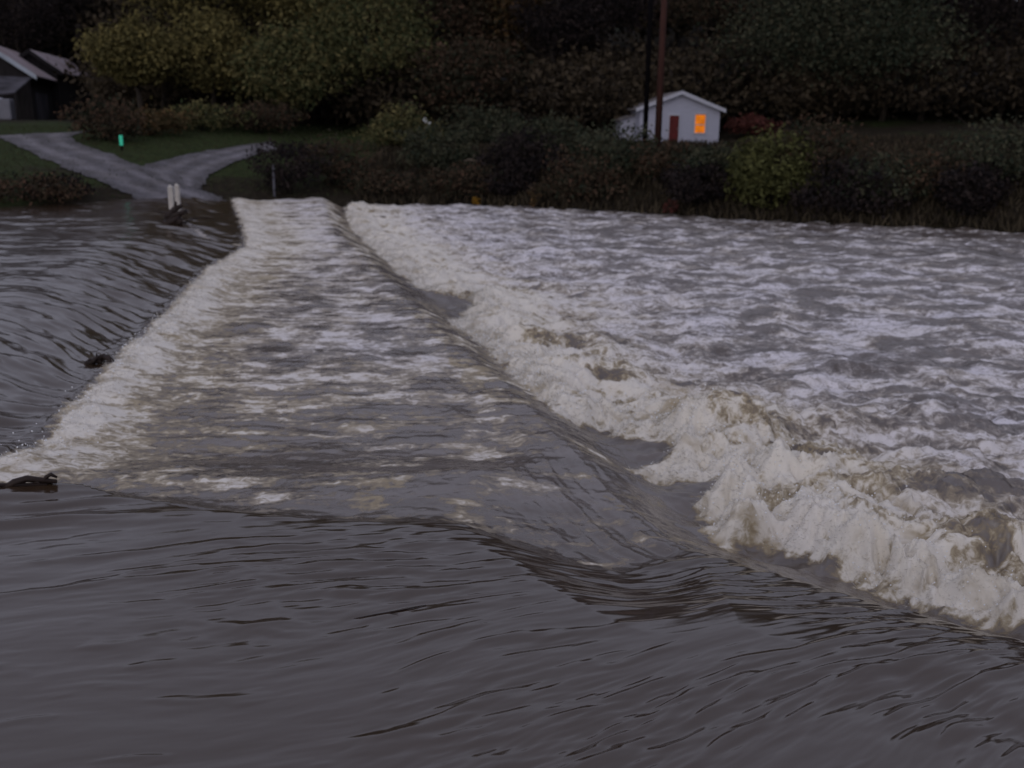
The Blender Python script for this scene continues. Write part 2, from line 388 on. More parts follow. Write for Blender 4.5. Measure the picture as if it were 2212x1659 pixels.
# two brown waves standing out of the near foam, and a rope-like trough low on the right
for (px, py, r_, a_) in ((2105,1175,.32,.30),(1610,890,.9,.22),(1340,800,.6,.15),(985,620,.7,.15),(2080,1040,.6,.18)):
    q = onz(px, py, -.6); rr = np.hypot((X-q[0])/1.5, Y-q[1])/r_; h = h+a_*np.exp(-rr**2)
lump = 0
for (px, py, r_, a_) in ((2105,1185,.30,1.3),(1590,905,.55,1.0),(1330,780,.5,.7),(985,628,.6,1.0),(2080,1050,.55,1.0),(1720,985,.5,.6),(1480,880,.4,.6),(1700,940,.5,.7),(1830,1100,.4,.5),(960,630,.6,.7),(1260,720,.5,.5)):
    q = onz(px, py, -.6); rr = np.hypot((X-q[0])/1.7, (Y-q[1]))/r_; lump = lump+a_*np.exp(-rr**2)
tro = sdist(X, Y, PL([(1960,1455),(2010,1500),(2080,1530),(2160,1560),(2300,1600)], 0)); h = h-.035*np.exp(-(tro/.2)**2)
tro = sdist(X, Y, PL([(2080,1490),(2010,1470),(1900,1500),(1800,1520)], 0)); h = h-.02*np.exp(-(tro/.17)**2)
# foam coverage
f = np.zeros_like(X)
edge = .10*n2+.06*n4+.16*fbm(X/.5, Y/.5, 4, 141, .6)
far_ = ss((Y-14)/20)
fA = ss((dA+.05+edge*.9)/.35)*np.exp(-np.maximum(dA-.45,0)/(1.6+.6*far_))
f = np.maximum(f, fA*(1.08+.35*fbm(u/.9,v/.6,4,143)))
fC = ss((dC+.14+edge)/.38)*(np.exp(-np.maximum(dC-1.1,0)/(4.2+2.5*far_)))
f = np.maximum(f, fC*(1.14+.12*far_+.5*fbm(X/.9,Y/.8,5,147,.6))-.45*np.clip(lump,0,1.2)-.28*ss(-bil*1.0+.25)-.50*ss(fbm(X/1.2,Y/.9,4,105)*2.2-.15)*ss(dC-.3))
deck = ss((dA-.2)/.8)*Mk*(.25+.31*ss((Y-11)/7)+.30*ss((Y-26)/14)+.35*fbm(X/1.1, Y/1.3, 4, 119)+.52*fbm(u/.85, v/.6, 5, 113, .6)+.28*fbm(u/5, v/1.6, 3, 117)-.06+.26*np.clip(1-3.2*np.abs(fbm(u/1.9+.3*ch, v/.8, 4, 137)),0,1)) - .22*np.exp(-((dB+.1)/.55)**2)
f = np.maximum(f, np.minimum(deck, .92))
dn = ss(dC/.8)*(.56-.10*ss((X-.25*Y-2)/12)-.20*ss((Y-30)/18)*ss((X+2)/14)-.10+.40*np.clip(1-3.2*np.abs(fbm(u/2.6+.3*ch, v/1.1, 4, 131)),0,1)+.16*np.exp(-np.maximum(dC,0)/5)+.62*fbm(u/1.7, v/.75, 5, 121,.58)+.30*fbm(u/6, v/2.2, 3, 127)-.4*np.clip(lump,0,1.2))
f = np.maximum(f, np.minimum(dn, .85))
# wake line of the ford posts
wk = sdist(X, Y, PL([(398,478),(430,500),(470,515),(520,522)], -.1)); f = np.maximum(f, .75*np.exp(-(wk/.16)**2)); h = h+.05*np.exp(-(wk/.25)**2)
f = f-(1-ss((dAG+.5)/.5))*.2
air = np.clip(Mk*(.45+.3*ss((dAG-.3)/2)+.5*fbm(u/2.5,v/.6,4,151))*ss((dAG+.1)/.5)+Dn*(.55+.5*fbm(u/2.2,v/.8,4,153)), 0, 1)
cream = np.clip(np.exp(-((dC-1)/2.6)**2)*(dC > -1)+np.exp(-((dA-.5)/1.6)**2)*(dA > -1)+(.35+.3*(1-ss((Y-12)/8)))*Mk+.15+.3*fbm(X/2, Y/2, 3, 301), 0, 1)
rough = .155+.07*Mk+.14*Dn+.02*ss((Y-14)/20)
riv = npmesh('river', np.stack([X, Y, h], -1).reshape(-1, 3), gridfaces(nr, nc), M['water'], smooth=True,
    attrs={'cream': ('FLOAT', 'POINT', cream), 'air': ('FLOAT', 'POINT', air), 'foam': ('FLOAT', 'POINT', f), 'rough': ('FLOAT', 'POINT', rough),
           'flow': ('FLOAT_VECTOR', 'POINT', np.stack([u, v, 0*u], -1))})
riv['kind'] = 'structure'
# calmer water beyond the sides and behind the viewer, and the river bed
def hw(x, y):                         # water height lookup for placing things
    j = int(np.argmin(np.abs(yy-y))); i = int(np.argmin(np.abs(X[j]-x))); return float(h[j, i])
mb = MB(); mb.add([(-150,-40,-1.6),(150,-40,-1.6),(150,70,-1.6),(-150,70,-1.6)], [(0,1,2,3)])
mb.build('river_bed', mat('murky_water', (.05,.04,.03), .25, .3, 1, spec=.6))['kind'] = 'structure'

# ------------------------------------------------------------ gravel tracks
def strip(name, pairs, lift, m):
    PA = [onland(*a)[:2] for a, _ in pairs]; PB = [onland(*b)[:2] for _, b in pairs]
    t = np.arange(len(pairs)); T = np.linspace(0, len(pairs)-1, 160)
    ax = np.interp(T, t, [p[0] for p in PA]); ay = np.interp(T, t, [p[1] for p in PA])
    cx = np.interp(T, t, [p[0] for p in PB]); cy = np.interp(T, t, [p[1] for p in PB])
    n = 24; s = np.linspace(0, 1, n)[None, :]
    jit = (.07*fbm(T*3.1, T*0+lift*100, 4, 9, .7)[:, None]*(s > .5)+.07*fbm(T*3.3, T*0+lift*70, 4, 19, .7)[:, None]*(s < .5))*(np.abs(s-.5)*2)**3
    s2 = s+jit*np.sign(s-.5)
    XX = ax[:, None]*(1-s2)+cx[:, None]*s2; YY = ay[:, None]*(1-s2)+cy[:, None]*s2
    ZZ = zt(XX, YY)+lift
    sg = s+0*XX; trk = np.exp(-((sg-.3)/.1)**2)+np.exp(-((sg-.72)/.1)**2)
    o = npmesh(name, np.stack([XX, YY, ZZ], -1).reshape(-1, 3), gridfaces(XX.shape[0], n), m, smooth=True, attrs={'track': ('FLOAT', 'POINT', trk)}); o['kind'] = 'structure'
strip('gravel_road', [((290,436),(500,440)),((285,424),(470,425)),((225,398),(400,402)),((145,368),(300,360)),((90,343),(215,328)),((50,322),(165,309)),((10,303),(152,296)),((-60,298),(196,284))], .06, M['gravel'])
strip('gravel_driveway', [((340,392),(432,412)),((300,362),(446,392)),((360,346),(478,366)),((430,331),(520,347)),((500,320),(560,334)),((585,307),(600,326))], .075, M['gravel'])

# ------------------------------------------------------------ foliage
def leaves(cent, rad, n, size, seed, flat=.8, clump=14):
    """n leaf sprays in clumps spread through an ellipsoid"""
    r = np.random.default_rng(seed)
    nc_ = max(4, n//clump)
    d = r.normal(size=(nc_, 3)); d /= np.linalg.norm(d, axis=1)[:, None]
    d[:, 2] = np.where(d[:, 2] < -.3, d[:, 2]*.6, d[:, 2])
    rr = r.uniform(.25, 1, nc_)**.45
    lob = 1+.28*np.sin(d[:, 0]*3+seed)*np.cos(d[:, 1]*4+seed*2)+.2*np.sin(d[:, 2]*5+seed)
    c = d*rr[:, None]*lob[:, None]*np.array(rad)
    tin = np.clip(r.normal(.45, .25, nc_), 0, 1)
    k = np.repeat(np.arange(nc_), clump)
    sp = np.array(rad).mean()*.13
    p = c[k]+r.normal(size=(len(k), 3))*sp*np.array([1, 1, flat])
    t = np.clip(tin[k]+r.normal(0, .08, len(k)), 0, 1)
    a = r.normal(size=(len(k), 3)); a /= np.linalg.norm(a, axis=1)[:, None]
    b = np.cross(a, r.normal(size=(len(k), 3))); b /= np.linalg.norm(b, axis=1)[:, None]
    s = size*r.uniform(.5, 1.2, len(k))[:, None]
    V = np.stack([p-a*s, p-b*s*.5, p+a*s, p+b*s*.5], 1)+np.array(cent)
    return V.reshape(-1, 3), t
def leafobj(name, V, t, m, parent=None):
    F = np.arange(len(V)).reshape(-1, 4)
    return npmesh(name, V, F, m, parent, attrs={'tint': ('FLOAT', 'FACE', t)})
def trunk_mb(hgt, r0, seed, limbs=6, lean=.04):
    rd = random.Random(seed); mb = MB(); top = hgt*.8
    pts = [(rd.uniform(-lean, lean)*i*hgt/5, rd.uniform(-lean, lean)*i*hgt/5, top*i/6) for i in range(7)]
    pts[0] = (0, 0, -.4)
    mb.tube(pts, [r0*(1-.12*i) for i in range(7)], 7)
    for i in range(limbs):
        k = rd.uniform(.35, .9); z = top*k; an = rd.uniform(0, 6.28); l = hgt*.28*(1.2-k)
        j = min(5, int(k*6)); a = Vector(pts[j]).lerp(Vector(pts[j+1]), k*6-j)
        e = a+Vector((math.cos(an)*l, math.sin(an)*l, l*.7)); mid_ = a.lerp(e, .5)+Vector((0, 0, -.06*l))
        mb.tube([a, mid_, e], [r0*.4, r0*.25, r0*.08], 5)
    return mb
def tree(name, label, x, y, hgt, rad, lm, seed, n=4200, leaf=.32, base=.3, cat='tree'):
    z = float(zt(x, y)); t = thing(name, label, cat, (x, y, z))
    cz = hgt*(base+(1-base)/2)
    V, tt = leaves((0, 0, cz), (rad, rad, hgt*(1-base)/2*1.02), n, leaf, seed)
    leafobj('crown', V, tt, lm, t)
    trunk_mb(hgt, .16+hgt*.012, seed).build('trunk', M['bark'], t, True)
    return t
def shrub(name, label, px, py, hgt, rad, lm, seed, n=1800, leaf=.15, arch=False, group=None, dy=0):
    x, y, _ = onland(px, py); y += dy; z = float(zt(x, y)); t = thing(name, label, 'shrub', (x, y, z), group=group)
    V, tt = leaves((0, 0, hgt*.5), (rad, rad*.8, hgt*.55), n, leaf, seed, clump=9)
    leafobj('foliage', V, tt, lm, t)
    rd = random.Random(seed); mb = MB()
    for i in range(16):
        an = rd.uniform(0, 6.28); s = rd.uniform(.5, 1.1)
        e = Vector((math.cos(an)*rad*s, math.sin(an)*rad*s*.8, hgt*rd.uniform(.75, 1.15)))
        mb.tube([(0, 0, -.2), (e.x*.35, e.y*.35, e.z*.6), e], [.03, .02, .006], 4)
    mb.build('stems', M['bark'], t, True)
    return t

# ---- trees that can be told apart (x by line of sight, y metres away)
def tx(px, Yd): return aty(px, 250, Yd).x
T = [
 ('autumn_tree', 'tall olive green tree filling the upper left, behind the road fork', 450, 92, 21, 8.3, 'olive', 11000),
 ('autumn_tree', 'leafy olive brown tree with a bare lower trunk right of the barns', 304, 80, 7.6, 3.4, 'olive', 5000),
 ('autumn_tree', 'short yellowish olive tree standing between the barns and the driveway', 465, 84, 8.5, 3.6, 'olive', 4800),
 ('autumn_tree', 'yellow tinged tree just right of the dark gap in the upper left woods', 690, 95, 18, 5.6, 'olive', 6500),
 ('autumn_tree', 'green tree left of the middle, above the end of the driveway', 800, 86, 12.5, 5.6, 'green', 6000),
 ('autumn_tree', 'brownish green tree rising behind the small white board in the brush', 930, 92, 17, 5.8, 'brown', 6000),
 ('autumn_tree', 'tall yellow orange tree left of the two utility poles', 1085, 94, 20, 4.4, 'orange', 5500),
 ('autumn_tree', 'dark bare looking tree with a pale straight trunk left of the poles', 1195, 90, 17, 4.2, 'dark', 2600),
 ('autumn_tree', 'dark leafless tree behind the left gable of the white house', 1310, 100, 20, 5, 'dark', 3800),
 ('autumn_tree', 'dark reddish tree rising behind the roof of the white house', 1520, 104, 19, 5, 'brown', 3800),
 ('autumn_tree', 'broad grey green round crowned tree right of the white house', 1790, 88, 15.5, 8.3, 'grey', 11000),
 ('autumn_tree', 'dark tree at the far right above the grassy ledge', 2110, 92, 19, 6, 'dark', 4500),
 ('autumn_tree', 'dark purple bare tree in the top left corner behind the barns', 60, 128, 18, 6.5, 'dark', 4500),
 ('autumn_tree', 'low brown tree just left of the yellow orange tree, over the green brush', 1010, 84, 8, 4.2, 'brown', 4000),
 ('autumn_tree', 'low dark green tree behind the driveway end with rusty leaves at its foot', 620, 82, 8, 4.2, 'green', 4200),
]
for i, (nm, lb, px, Yd, hg, rd_, lm, n) in enumerate(T):
    tree(nm, lb, tx(px, Yd), Yd, hg, rd_, L[lm], 100+i, int(n*2.3), .2, base=(.06 if px in (298,465,1790,620,1010) else .22))
# ---- the wooded hillside behind, one mass
Vs, Ts = [], []; tb = MB(); rd = random.Random(3)
for i in range(80):                     # wooded banks downstream, out of view right, added to darken the water's reflections
    an = R(rd.uniform(36, 82)); dd = rd.uniform(64, 115); x, Yd = math.sin(an)*dd, math.cos(an)*dd
    if x < 42: continue
    z = float(zt(x, Yd)) if Yd > 44 else 0; hg = rd.uniform(13, 19)
    V, t_ = leaves((x, Yd, z+hg*.5), (6, 6, hg*.54), 700, .75, 2500+i, clump=10); Vs.append(V); Ts.append(t_*.8)
    tb.tube([(x, Yd, z-.5), (x+.4, Yd, z+hg*.5), (x, Yd, z+hg*.85)], [.3, .22, .06], 6)
for i in range(46):
    Yd = rd.uniform(132, 190); x = rd.uniform(-.66, -.34)*Yd; z = float(zt(x, Yd)); hg = max(12, Yd*rd.uniform(.118, .135)+4-z)
    V, t_ = leaves((x, Yd, z+hg*.5), (6, 6, hg*.54), 1500, .55, 1500+i, clump=10); Vs.append(V); Ts.append(t_*.7)
    tb.tube([(x, Yd, z-.5), (x+.4, Yd, z+hg*.5), (x, Yd, z+hg*.85)], [.3, .22, .06], 6)
for i in range(380):
    low = i%2 == 0
    Yd = rd.uniform(86, 104) if low else rd.uniform(102, 165); x = rd.uniform(-.78, .78)*Yd
    if x/Yd < -.36 and Yd < 135: continue
    if low and -.32 < x/Yd < -.30: continue
    z = float(zt(x, Yd)); hg = rd.uniform(4, 7.5) if low else rd.uniform(13, 20); hg = hg if low else max(11, min(hg, Yd*rd.uniform(.12, .145)+4-z))
    V, t_ = leaves((x, Yd, z+hg*.5), (rd.uniform(4, 6.5),)*2+(hg*.54,), 1500 if low else 1300, .3 if low else .5, 500+i, clump=10)
    Vs.append(V); Ts.append(np.clip(t_+(rd.uniform(-.1, .5) if low else rd.uniform(-.35, .3)), 0, 1))
    tb.tube([(x, Yd, z-.5), (x+.4, Yd, z+hg*.5), (x, Yd, z+hg*.85)], [.3, .22, .06], 6)
V = np.concatenate(Vs); wood = leafobj('woods', V, np.concatenate(Ts), leafmat('leaf_woods', (.058,.044,.022), (.011,.010,.009)))
tag(wood, 'dark autumn woods covering the hillside behind everything', 'woods', kind='stuff')
tb.build('trunks', M['bark'], wood, True)
# ---- brush along the far bank: shrubs that can be told apart
SH = [
 ('bushy willow shrub, brightest green, leaning over the water right of the house', 1660, 455, 3.7, 2.5, 'willow', 4600, .17, 0),
 ('dark twiggy shrub where the driveway meets the brush', 625, 420, 3.0, 2.1, 'dark', 2400, .13, 0),
 ('reddish bare bush right of the grey post', 720, 400, 2.8, 2.4, 'brown', 2600, .13, 0),
 ('low brown brush at the waterline under the green mound', 820, 428, 1.7, 2.4, 'brown', 2200, .13, 0),
 ('tall grey green bush with the white board behind it', 870, 330, 3.0, 2.7, 'green', 3400, .16, 0),
 ('wide green mound of bush left of the house, at the tree foot', 1050, 322, 2.7, 3.2, 'grey', 3600, .16, 0),
 ('dark green bush above the pale driftwood branch', 950, 375, 2.8, 2.6, 'grey', 3000, .15, 0),
 ('russet bush at the waterline below the pale driftwood branch', 1010, 428, 2.0, 2.7, 'brown', 2600, .13, 0),
 ('dark bush at the waterline between the two yellow plants', 1095, 432, 2.0, 1.6, 'dark', 2000, .13, 0),
 ('dull green bush left of the tarred pole foot', 1190, 360, 3.2, 2.8, 'grey', 3200, .15, 0),
 ('tall dark bush in the brush left of the poles', 1130, 390, 2.9, 2.4, 'dark', 2800, .14, 0),
 ('brown bush at the waterline below the poles', 1260, 438, 2.6, 2.6, 'brown', 2800, .14, 0),
 ('dense dark green bush at the foot of the poles', 1330, 385, 2.7, 2.6, 'grey', 3200, .15, 0),
 ('grey brown bush in front of the red door', 1440, 395, 2.2, 2.4, 'brown', 3000, .14, 0),
 ('dark bush at the waterline right of the orange weeds', 1510, 452, 2.5, 2.2, 'dark', 2600, .14, 0),
 ('olive bush in front of the lit window side of the house', 1545, 400, 2.2, 2.2, 'grey', 3000, .15, 0),
 ('rusty bush on the ledge just right of the willow shrub', 1760, 400, 3.4, 2.7, 'brown', 3000, .14, 0),
 ('dark bush at the waterline right of the willow shrub', 1830, 470, 2.5, 2.6, 'dark', 2800, .14, 0),
 ('faded green bush right of the willow, second along the water', 1900, 440, 2.1, 2.5, 'grey', 2800, .14, 0),
 ('brown bush under the grassy ledge on the right', 1990, 425, 2.0, 2.7, 'brown', 2800, .14, 0),
 ('dark bush at the waterline left of the pale grass patch', 2090, 478, 2.7, 1.8, 'dark', 2600, .14, 0),
 ('big dark bush high on the far right bank', 2170, 415, 3.6, 3.0, 'grey', 2800, .14, 0),
 ('red orange bush beside the right wall of the house', 1622, 296, 1.7, 1.6, 'red', 2000, .17, 0),
 ('low brown bush on the water edge below the left lawn', 60, 432, 1.0, 2.6, 'brown', 2200, .12, 0),
 ('dark low bush on the left lawn edge, right one of two', 125, 425, .9, 1.5, 'dark', 1500, .12, 0),
 ('brown tangle of bush left of the green marker', 235, 305, 2.2, 2.6, 'brown', 2400, .15, 0),
 ('orange tinged low bush behind the green marker', 330, 292, 1.6, 2.6, 'orange', 2200, .15, 0),
 ('brown hedge like bush on the terrace behind the driveway', 560, 288, 2.2, 3.2, 'brown', 2600, .15, 0),
 ('dark rounded bush on the terrace between marker and driveway', 440, 283, 2.0, 2.8, 'green', 2400, .15, 0),
]
for i, (lb, px, py, hg, rd_, lm, n, lf, dy) in enumerate(SH):
    shrub('shrub', lb, px, py, hg, rd_, L[lm], 300+i, n, lf)
# ---- weeds catching colour at the waterline
for i, (lb, px, py, hg, r_, lm) in enumerate([
  ('bright yellow weed at the water edge, leftmost of the three', 1030, 436, .55, .28, 'yellow'),
  ('dull yellow clump of weeds at the water edge, the middle one', 1155, 444, 1.2, .45, 'orange'),
  ('orange red weeds at the water edge below the poles', 1445, 462, 1.0, .6, 'red')]):
    x, y, z = onland(px, py); t = thing('weed_clump', lb, 'plant', (x, y-.6, float(wl(x))-.1), group='coloured weeds at the waterline')
    V, tt = leaves((0, 0, hg*.5), (r_, r_, hg*.5), 160, .12, 400+i, clump=8); leafobj('leaf_mass', V, tt, L[lm], t)
    mb = MB(); rq = random.Random(i)
    for k in range(8): mb.tube([(rq.uniform(-.1,.1), rq.uniform(-.1,.1), -.4), (rq.uniform(-r_,r_), rq.uniform(-r_,r_), hg*.9)], [.02, .006], 4)
    mb.build('stems', M['bark'], t)
# ---- undergrowth: tangle of twigs and leaves covering the right bank
def tufts(name, n, fn, size, m, seed, label, cat):
    r = np.random.default_rng(seed); P = fn(r, n); k = len(P)
    an = r.uniform(0, 6.28, k); ln = size*r.uniform(.5, 1.4, k); le = r.normal(0, .35, (k, 2))*ln[:, None]
    wv = .06*np.stack([np.cos(an), np.sin(an), 0*an], 1)*(size/.5)
    tip = P+np.stack([le[:, 0], le[:, 1], ln], 1); mid_ = P*.45+tip*.55+np.array([0, 0, .05])
    V = np.stack([P-wv, P+wv, mid_+wv*.8, tip], 1).reshape(-1, 3)
    o = leafobj(name, V, r.uniform(0, 1, k), m); tag(o, label, cat, kind='stuff'); return o
def area(x0, x1, d0, d1, avoid=None):
    def fn(r, n):
        x = r.uniform(x0, x1, n); y = yb(x)+d0+(d1-d0)*r.uniform(0, 1, n)
        if avoid is not None:
            kx = [avoid(a, b) for a, b in zip(x, y)]; x, y = x[kx], y[kx]
        return np.stack([x, y, zt(x, y)-.03], 1)
    return fn
def polyland(pts): return [onland(*p)[:2] for p in pts]
road1 = polyland([(290,428),(225,398),(145,368),(90,343),(50,322),(10,303),(-60,298),(196,284),(152,296),(165,309),(215,328),(290,358),(360,346),(430,331),(500,320),(590,306),(720,296),(720,304),(625,317),(560,332),(520,347),(478,366),(446,392),(440,410),(500,436),(500,430)])
def offroad(a, b): return (int(a*7919+b*104729) % 9 == 0) or not bool(inside(np.array([a]), np.array([b]), road1)[0])
tufts('undergrowth', 60000, area(-9.5, 40, -.3, 26), .55, leafmat('leaf_brush', (.07,.055,.028), (.022,.018,.012)), 5, 'brown tangled undergrowth covering the far bank under the shrubs', 'undergrowth')
tufts('grass', 26000, area(-55, -9.5, .2, 30, offroad), .16, leafmat('leaf_grass', (.055,.075,.025), (.05,.038,.018)), 6, 'rough green and brown grass on the left bank beside the gravel road', 'grass')

# ------------------------------------------------------------ utility poles
def pole(label, px, Yd, r_, m, hg, arm):
    x = aty(px, 300, Yd).x; z = float(zt(x, Yd)); t = thing('utility_pole', label, 'pole', (x, Yd, z), group='utility poles in front of the house')
    mb = MB(); mb.tube([(0, 0, -.8), (0, 0, hg*.5), (0, 0, hg)], [r_, r_*.88, r_*.72], 14); mb.build('shaft', m, t, True)
    mb = MB(); mb.box((0, -r_-.06, hg-.7), (2.4, .11, .13)); mb.build('crossarm', m, t, bevel=.01)
    for s in (-1, 0, 1):
        mb = MB(); mb.tube([(s*1.05, -r_-.06, hg-.64), (s*1.05, -r_-.06, hg-.5), (s*1.05, -r_-.06, hg-.45)], [.05, .06, .03], 8)
        mb.build('insulator', M['tank'], t, True)
pole('tall red brown utility pole in front of the white house', 1421, 64, .22, M['pole'], 15, 0)
pole('thinner black tarred pole just left of the red brown one', 1393, 66, .17, M['poledark'], 14, 0)

# ------------------------------------------------------------ white house
def lerp(a, b, t): return a.lerp(b, t)
cl = aty(1380, 302, 80); cr = aty(1552, 302, 80.3); zf = cl.z-.12
cl = Vector((cl.x, cl.y, zf)); cr = Vector((cr.x, cr.y, zf))
ex = (cr-cl); W_ = ex.length; ang = math.atan2(ex.y, ex.x)
hs = thing('white_house', 'small white gabled house with a red door and one lit orange window', 'house', cl, ang)
HW, RH, DP = 2.45, 1.2, 7.5
Wd = W_
def wall_gable(y, m):
    mb = MB(); th = .15*(1 if y < 1 else -1)
    f_ = [(0,y,-.6),(Wd,y,-.6),(Wd,y,HW),(Wd/2,y,HW+RH),(0,y,HW)]; g_ = [(a, b+th, c) for a, b, c in f_]
    mb.add(f_+g_, [(0,1,2,3,4),(9,8,7,6,5)]+[(i, i+5, (i+1)%5+5, (i+1)%5) for i in range(5)]); return mb
wm = wall_gable(0, 0); wm.box((.075, DP/2, (HW-.6)/2), (.15, DP-.3, HW+.6)); wm.box((Wd-.075, DP/2, (HW-.6)/2), (.15, DP-.3, HW+.6))
wb = wall_gable(DP, 0); wm.add(wb.v, wb.f); wm.build('wall', M['siding'], hs)
ov = .36; rm = MB(); 
sl = RH/(Wd/2)
for s in (0, 1):
    xe = -ov if s == 0 else Wd+ov; ze = HW-ov*sl
    rm.slab([(Wd/2,-ov,HW+RH+.16),(xe,-ov,ze+.16),(xe,DP+ov,ze+.16),(Wd/2,DP+ov,HW+RH+.16)], (0,0,.12))
rf = rm.build('roof', M['roofh'], hs)
fm = MB()
for s in (0, 1):
    xe = -ov if s == 0 else Wd+ov; ze = HW-ov*sl
    fm.hexa([(Wd/2,-ov-.05,HW+RH-.1),(xe,-ov-.05,ze-.1),(xe,-ov-.005,ze-.1),(Wd/2,-ov-.005,HW+RH-.1)],
            [(Wd/2,-ov-.05,HW+RH+.18),(xe,-ov-.05,ze+.18),(xe,-ov-.005,ze+.18),(Wd/2,-ov-.005,HW+RH+.18)])
fm.build('bargeboard', M['trim'], rf)
dx = Wd*.43
mb = MB(); mb.box((dx, -.03, .98), (.74, .06, 2.0)); dr = mb.build('door', M['reddoor'], hs)
mb = MB(); mb.box((dx-.42, -.04, .98), (.08, .08, 2.0)); mb.box((dx+.42, -.04, .98), (.08, .08, 2.0)); mb.box((dx, -.04, 2.03), (.92, .08, .1)); mb.build('door_frame', M['trim'], dr)
mb = MB(); mb.box((dx+.28, -.09, .95), (.06, .06, .12)); mb.build('handle', M['tank'], dr)
wx = Wd*.755
glow = bpy.data.materials.new('lit_window'); glow.use_nodes = True; gt = glow.node_tree
for n_ in list(gt.nodes):
    if n_.type != 'OUTPUT_MATERIAL': gt.nodes.remove(n_)
em = gt.nodes.new('ShaderNodeEmission'); em.inputs['Color'].default_value = (1, .26, .018, 1)
nn = gt.nodes.new('ShaderNodeTexNoise'); nn.inputs['Scale'].default_value = 1.6; mm = gt.nodes.new('ShaderNodeMapRange')
mm.inputs['From Min'].default_value = .35; mm.inputs['From Max'].default_value = .62; mm.inputs['To Min'].default_value = .45; mm.inputs['To Max'].default_value = .68
tcn = gt.nodes.new('ShaderNodeTexCoord'); gt.links.new(tcn.outputs['Object'], nn.inputs['Vector'])
gt.links.new(nn.outputs[0], mm.inputs['Value']); gt.links.new(mm.outputs[0], em.inputs['Strength'])
gt.links.new(em.outputs[0], [n_ for n_ in gt.nodes if n_.type == 'OUTPUT_MATERIAL'][0].inputs['Surface'])
mb = MB()
for s in (-1, 1): mb.box((wx+s*.44, -.04, 1.4), (.09, .08, 1.6))
mb.box((wx, -.04, .645), (.79, .08, .09)); mb.box((wx, -.04, 2.155), (.79, .08, .09)); mb.box((wx, -.045, 1.3), (.79, .07, .06))
wn = mb.build('window', M['trim'], hs)
mb = MB(); mb.box((wx, -.015, 1.69), (.79, .02, .72)); mb.box((wx, -.015, .97), (.79, .02, .58)); mb.build('pane', glow, wn)
# small wing on the left side
mb = MB(); mb.hexa([(-1.15,2.2,-.6),(-.003,2.2,-.6),(-.003,6,-.6),(-1.15,6,-.6)], [(-1.15,2.2,1.6),(-.003,2.2,1.95),(-.003,6,1.95),(-1.15,6,1.6)])
mb.build('side_wing', M['siding'], hs)
mb = MB(); mb.slab([(-1.4,1.95,1.65),(-.004,1.95,2.08),(-.004,6.3,2.08),(-1.4,6.3,1.65)], (0,0,.1)); mb.build('wing_roof', M['roofh'], hs)

# ------------------------------------------------------------ barns
def barn(label, f_eave, b_eave, ridge_f, wallm, zb_, extra=False):
    a = Vector(f_eave); b = Vector(b_eave); b.z = a.z; r0 = Vector(ridge_f)
    org = Vector((a.x, a.y, zb_)); t = thing('old_barn', label, 'barn', org)
    a -= org; b -= org; r0 -= org; r1 = r0+(b-a); hx = Vector((r0.x-a.x, r0.y-a.y, 0))
    c = a+hx*2; c.z = a.z; d = c+(b-a)
    fwd = (a-b).normalized(); out = -hx.normalized()
    g = lambda p: Vector((p.x, p.y, -1.2))
    mb = MB(); ins = -fwd*.4
    A1, B1, C1, D1, E1, F1 = a+ins-out*.4, b-ins-out*.4, c+ins+out*.4, d-ins+out*.4, r0+ins, r1-ins
    for q in (A1, B1, C1, D1): q.z -= .15
    E1.z -= .3; F1.z -= .3
    mb.add([g(A1), g(B1), g(D1), g(C1), A1, B1, D1, C1, E1, F1], [(0,1,5,4),(1,2,6,9,5),(2,3,7,6),(3,0,4,8,7),(4,5,9,8),(6,7,8,9)])
    mb.build('wall', wallm, t)
    dz = Vector((0,0,.12)); ax = (a-r0)*.06
    mb = MB(); mb.slab([r0, a+ax, b+ax, r1], dz); mb.slab([r0, r1, d, c], dz); rf_ = mb.build('roof', M['rust'], t)
    k = (a+ax-r0).length
    mb = MB(); q = fwd*.03
    for p0, p1 in ((r0, a+ax), (r0, c)):
        mb.hexa([p0+q-Vector((0,0,.42)), p1+q-Vector((0,0,.42)), p1+q*3-Vector((0,0,.42)), p0+q*3-Vector((0,0,.42))], [p0+q+dz*.3, p1+q+dz*.3, p1+q*3+dz*.3, p0+q*3+dz*.3])
    mb.build('rake_board', M['tin'] if extra else M['barnwood'], rf_)
    # standing seams
    mb = MB()
    for i in range(1, 14):
        s = i/14; p0 = r0.lerp(r1, s)+Vector((0,0,.02)); p1 = (a+ax).lerp(b+ax, s)+Vector((0,0,.02)); mb.tube([p0, p1], .035, 4)
    mb.build('seams', M['rust'], rf_)
    return t, A1, B1, C1, fwd, out
S2 = lambda x, y: (x*.72, y*.72)     # source picture pixels to the 2212 scale
barnA = barn('old barn nearest the frame edge with a bright tin edged rusty roof', aty(*S2(100,220), 95), aty(*S2(185,243), 113), aty(*S2(-60,118), 93.5), M['barnwood'], 3.3, True)
barnB = barn('second old barn behind, with a plain rusty brown roof', aty(*S2(180,212), 108), aty(*S2(282,234), 126), aty(*S2(85,147), 106.5), M['barnwood'], 4.0)
t, A1, B1, C1, fw, ou = barnA
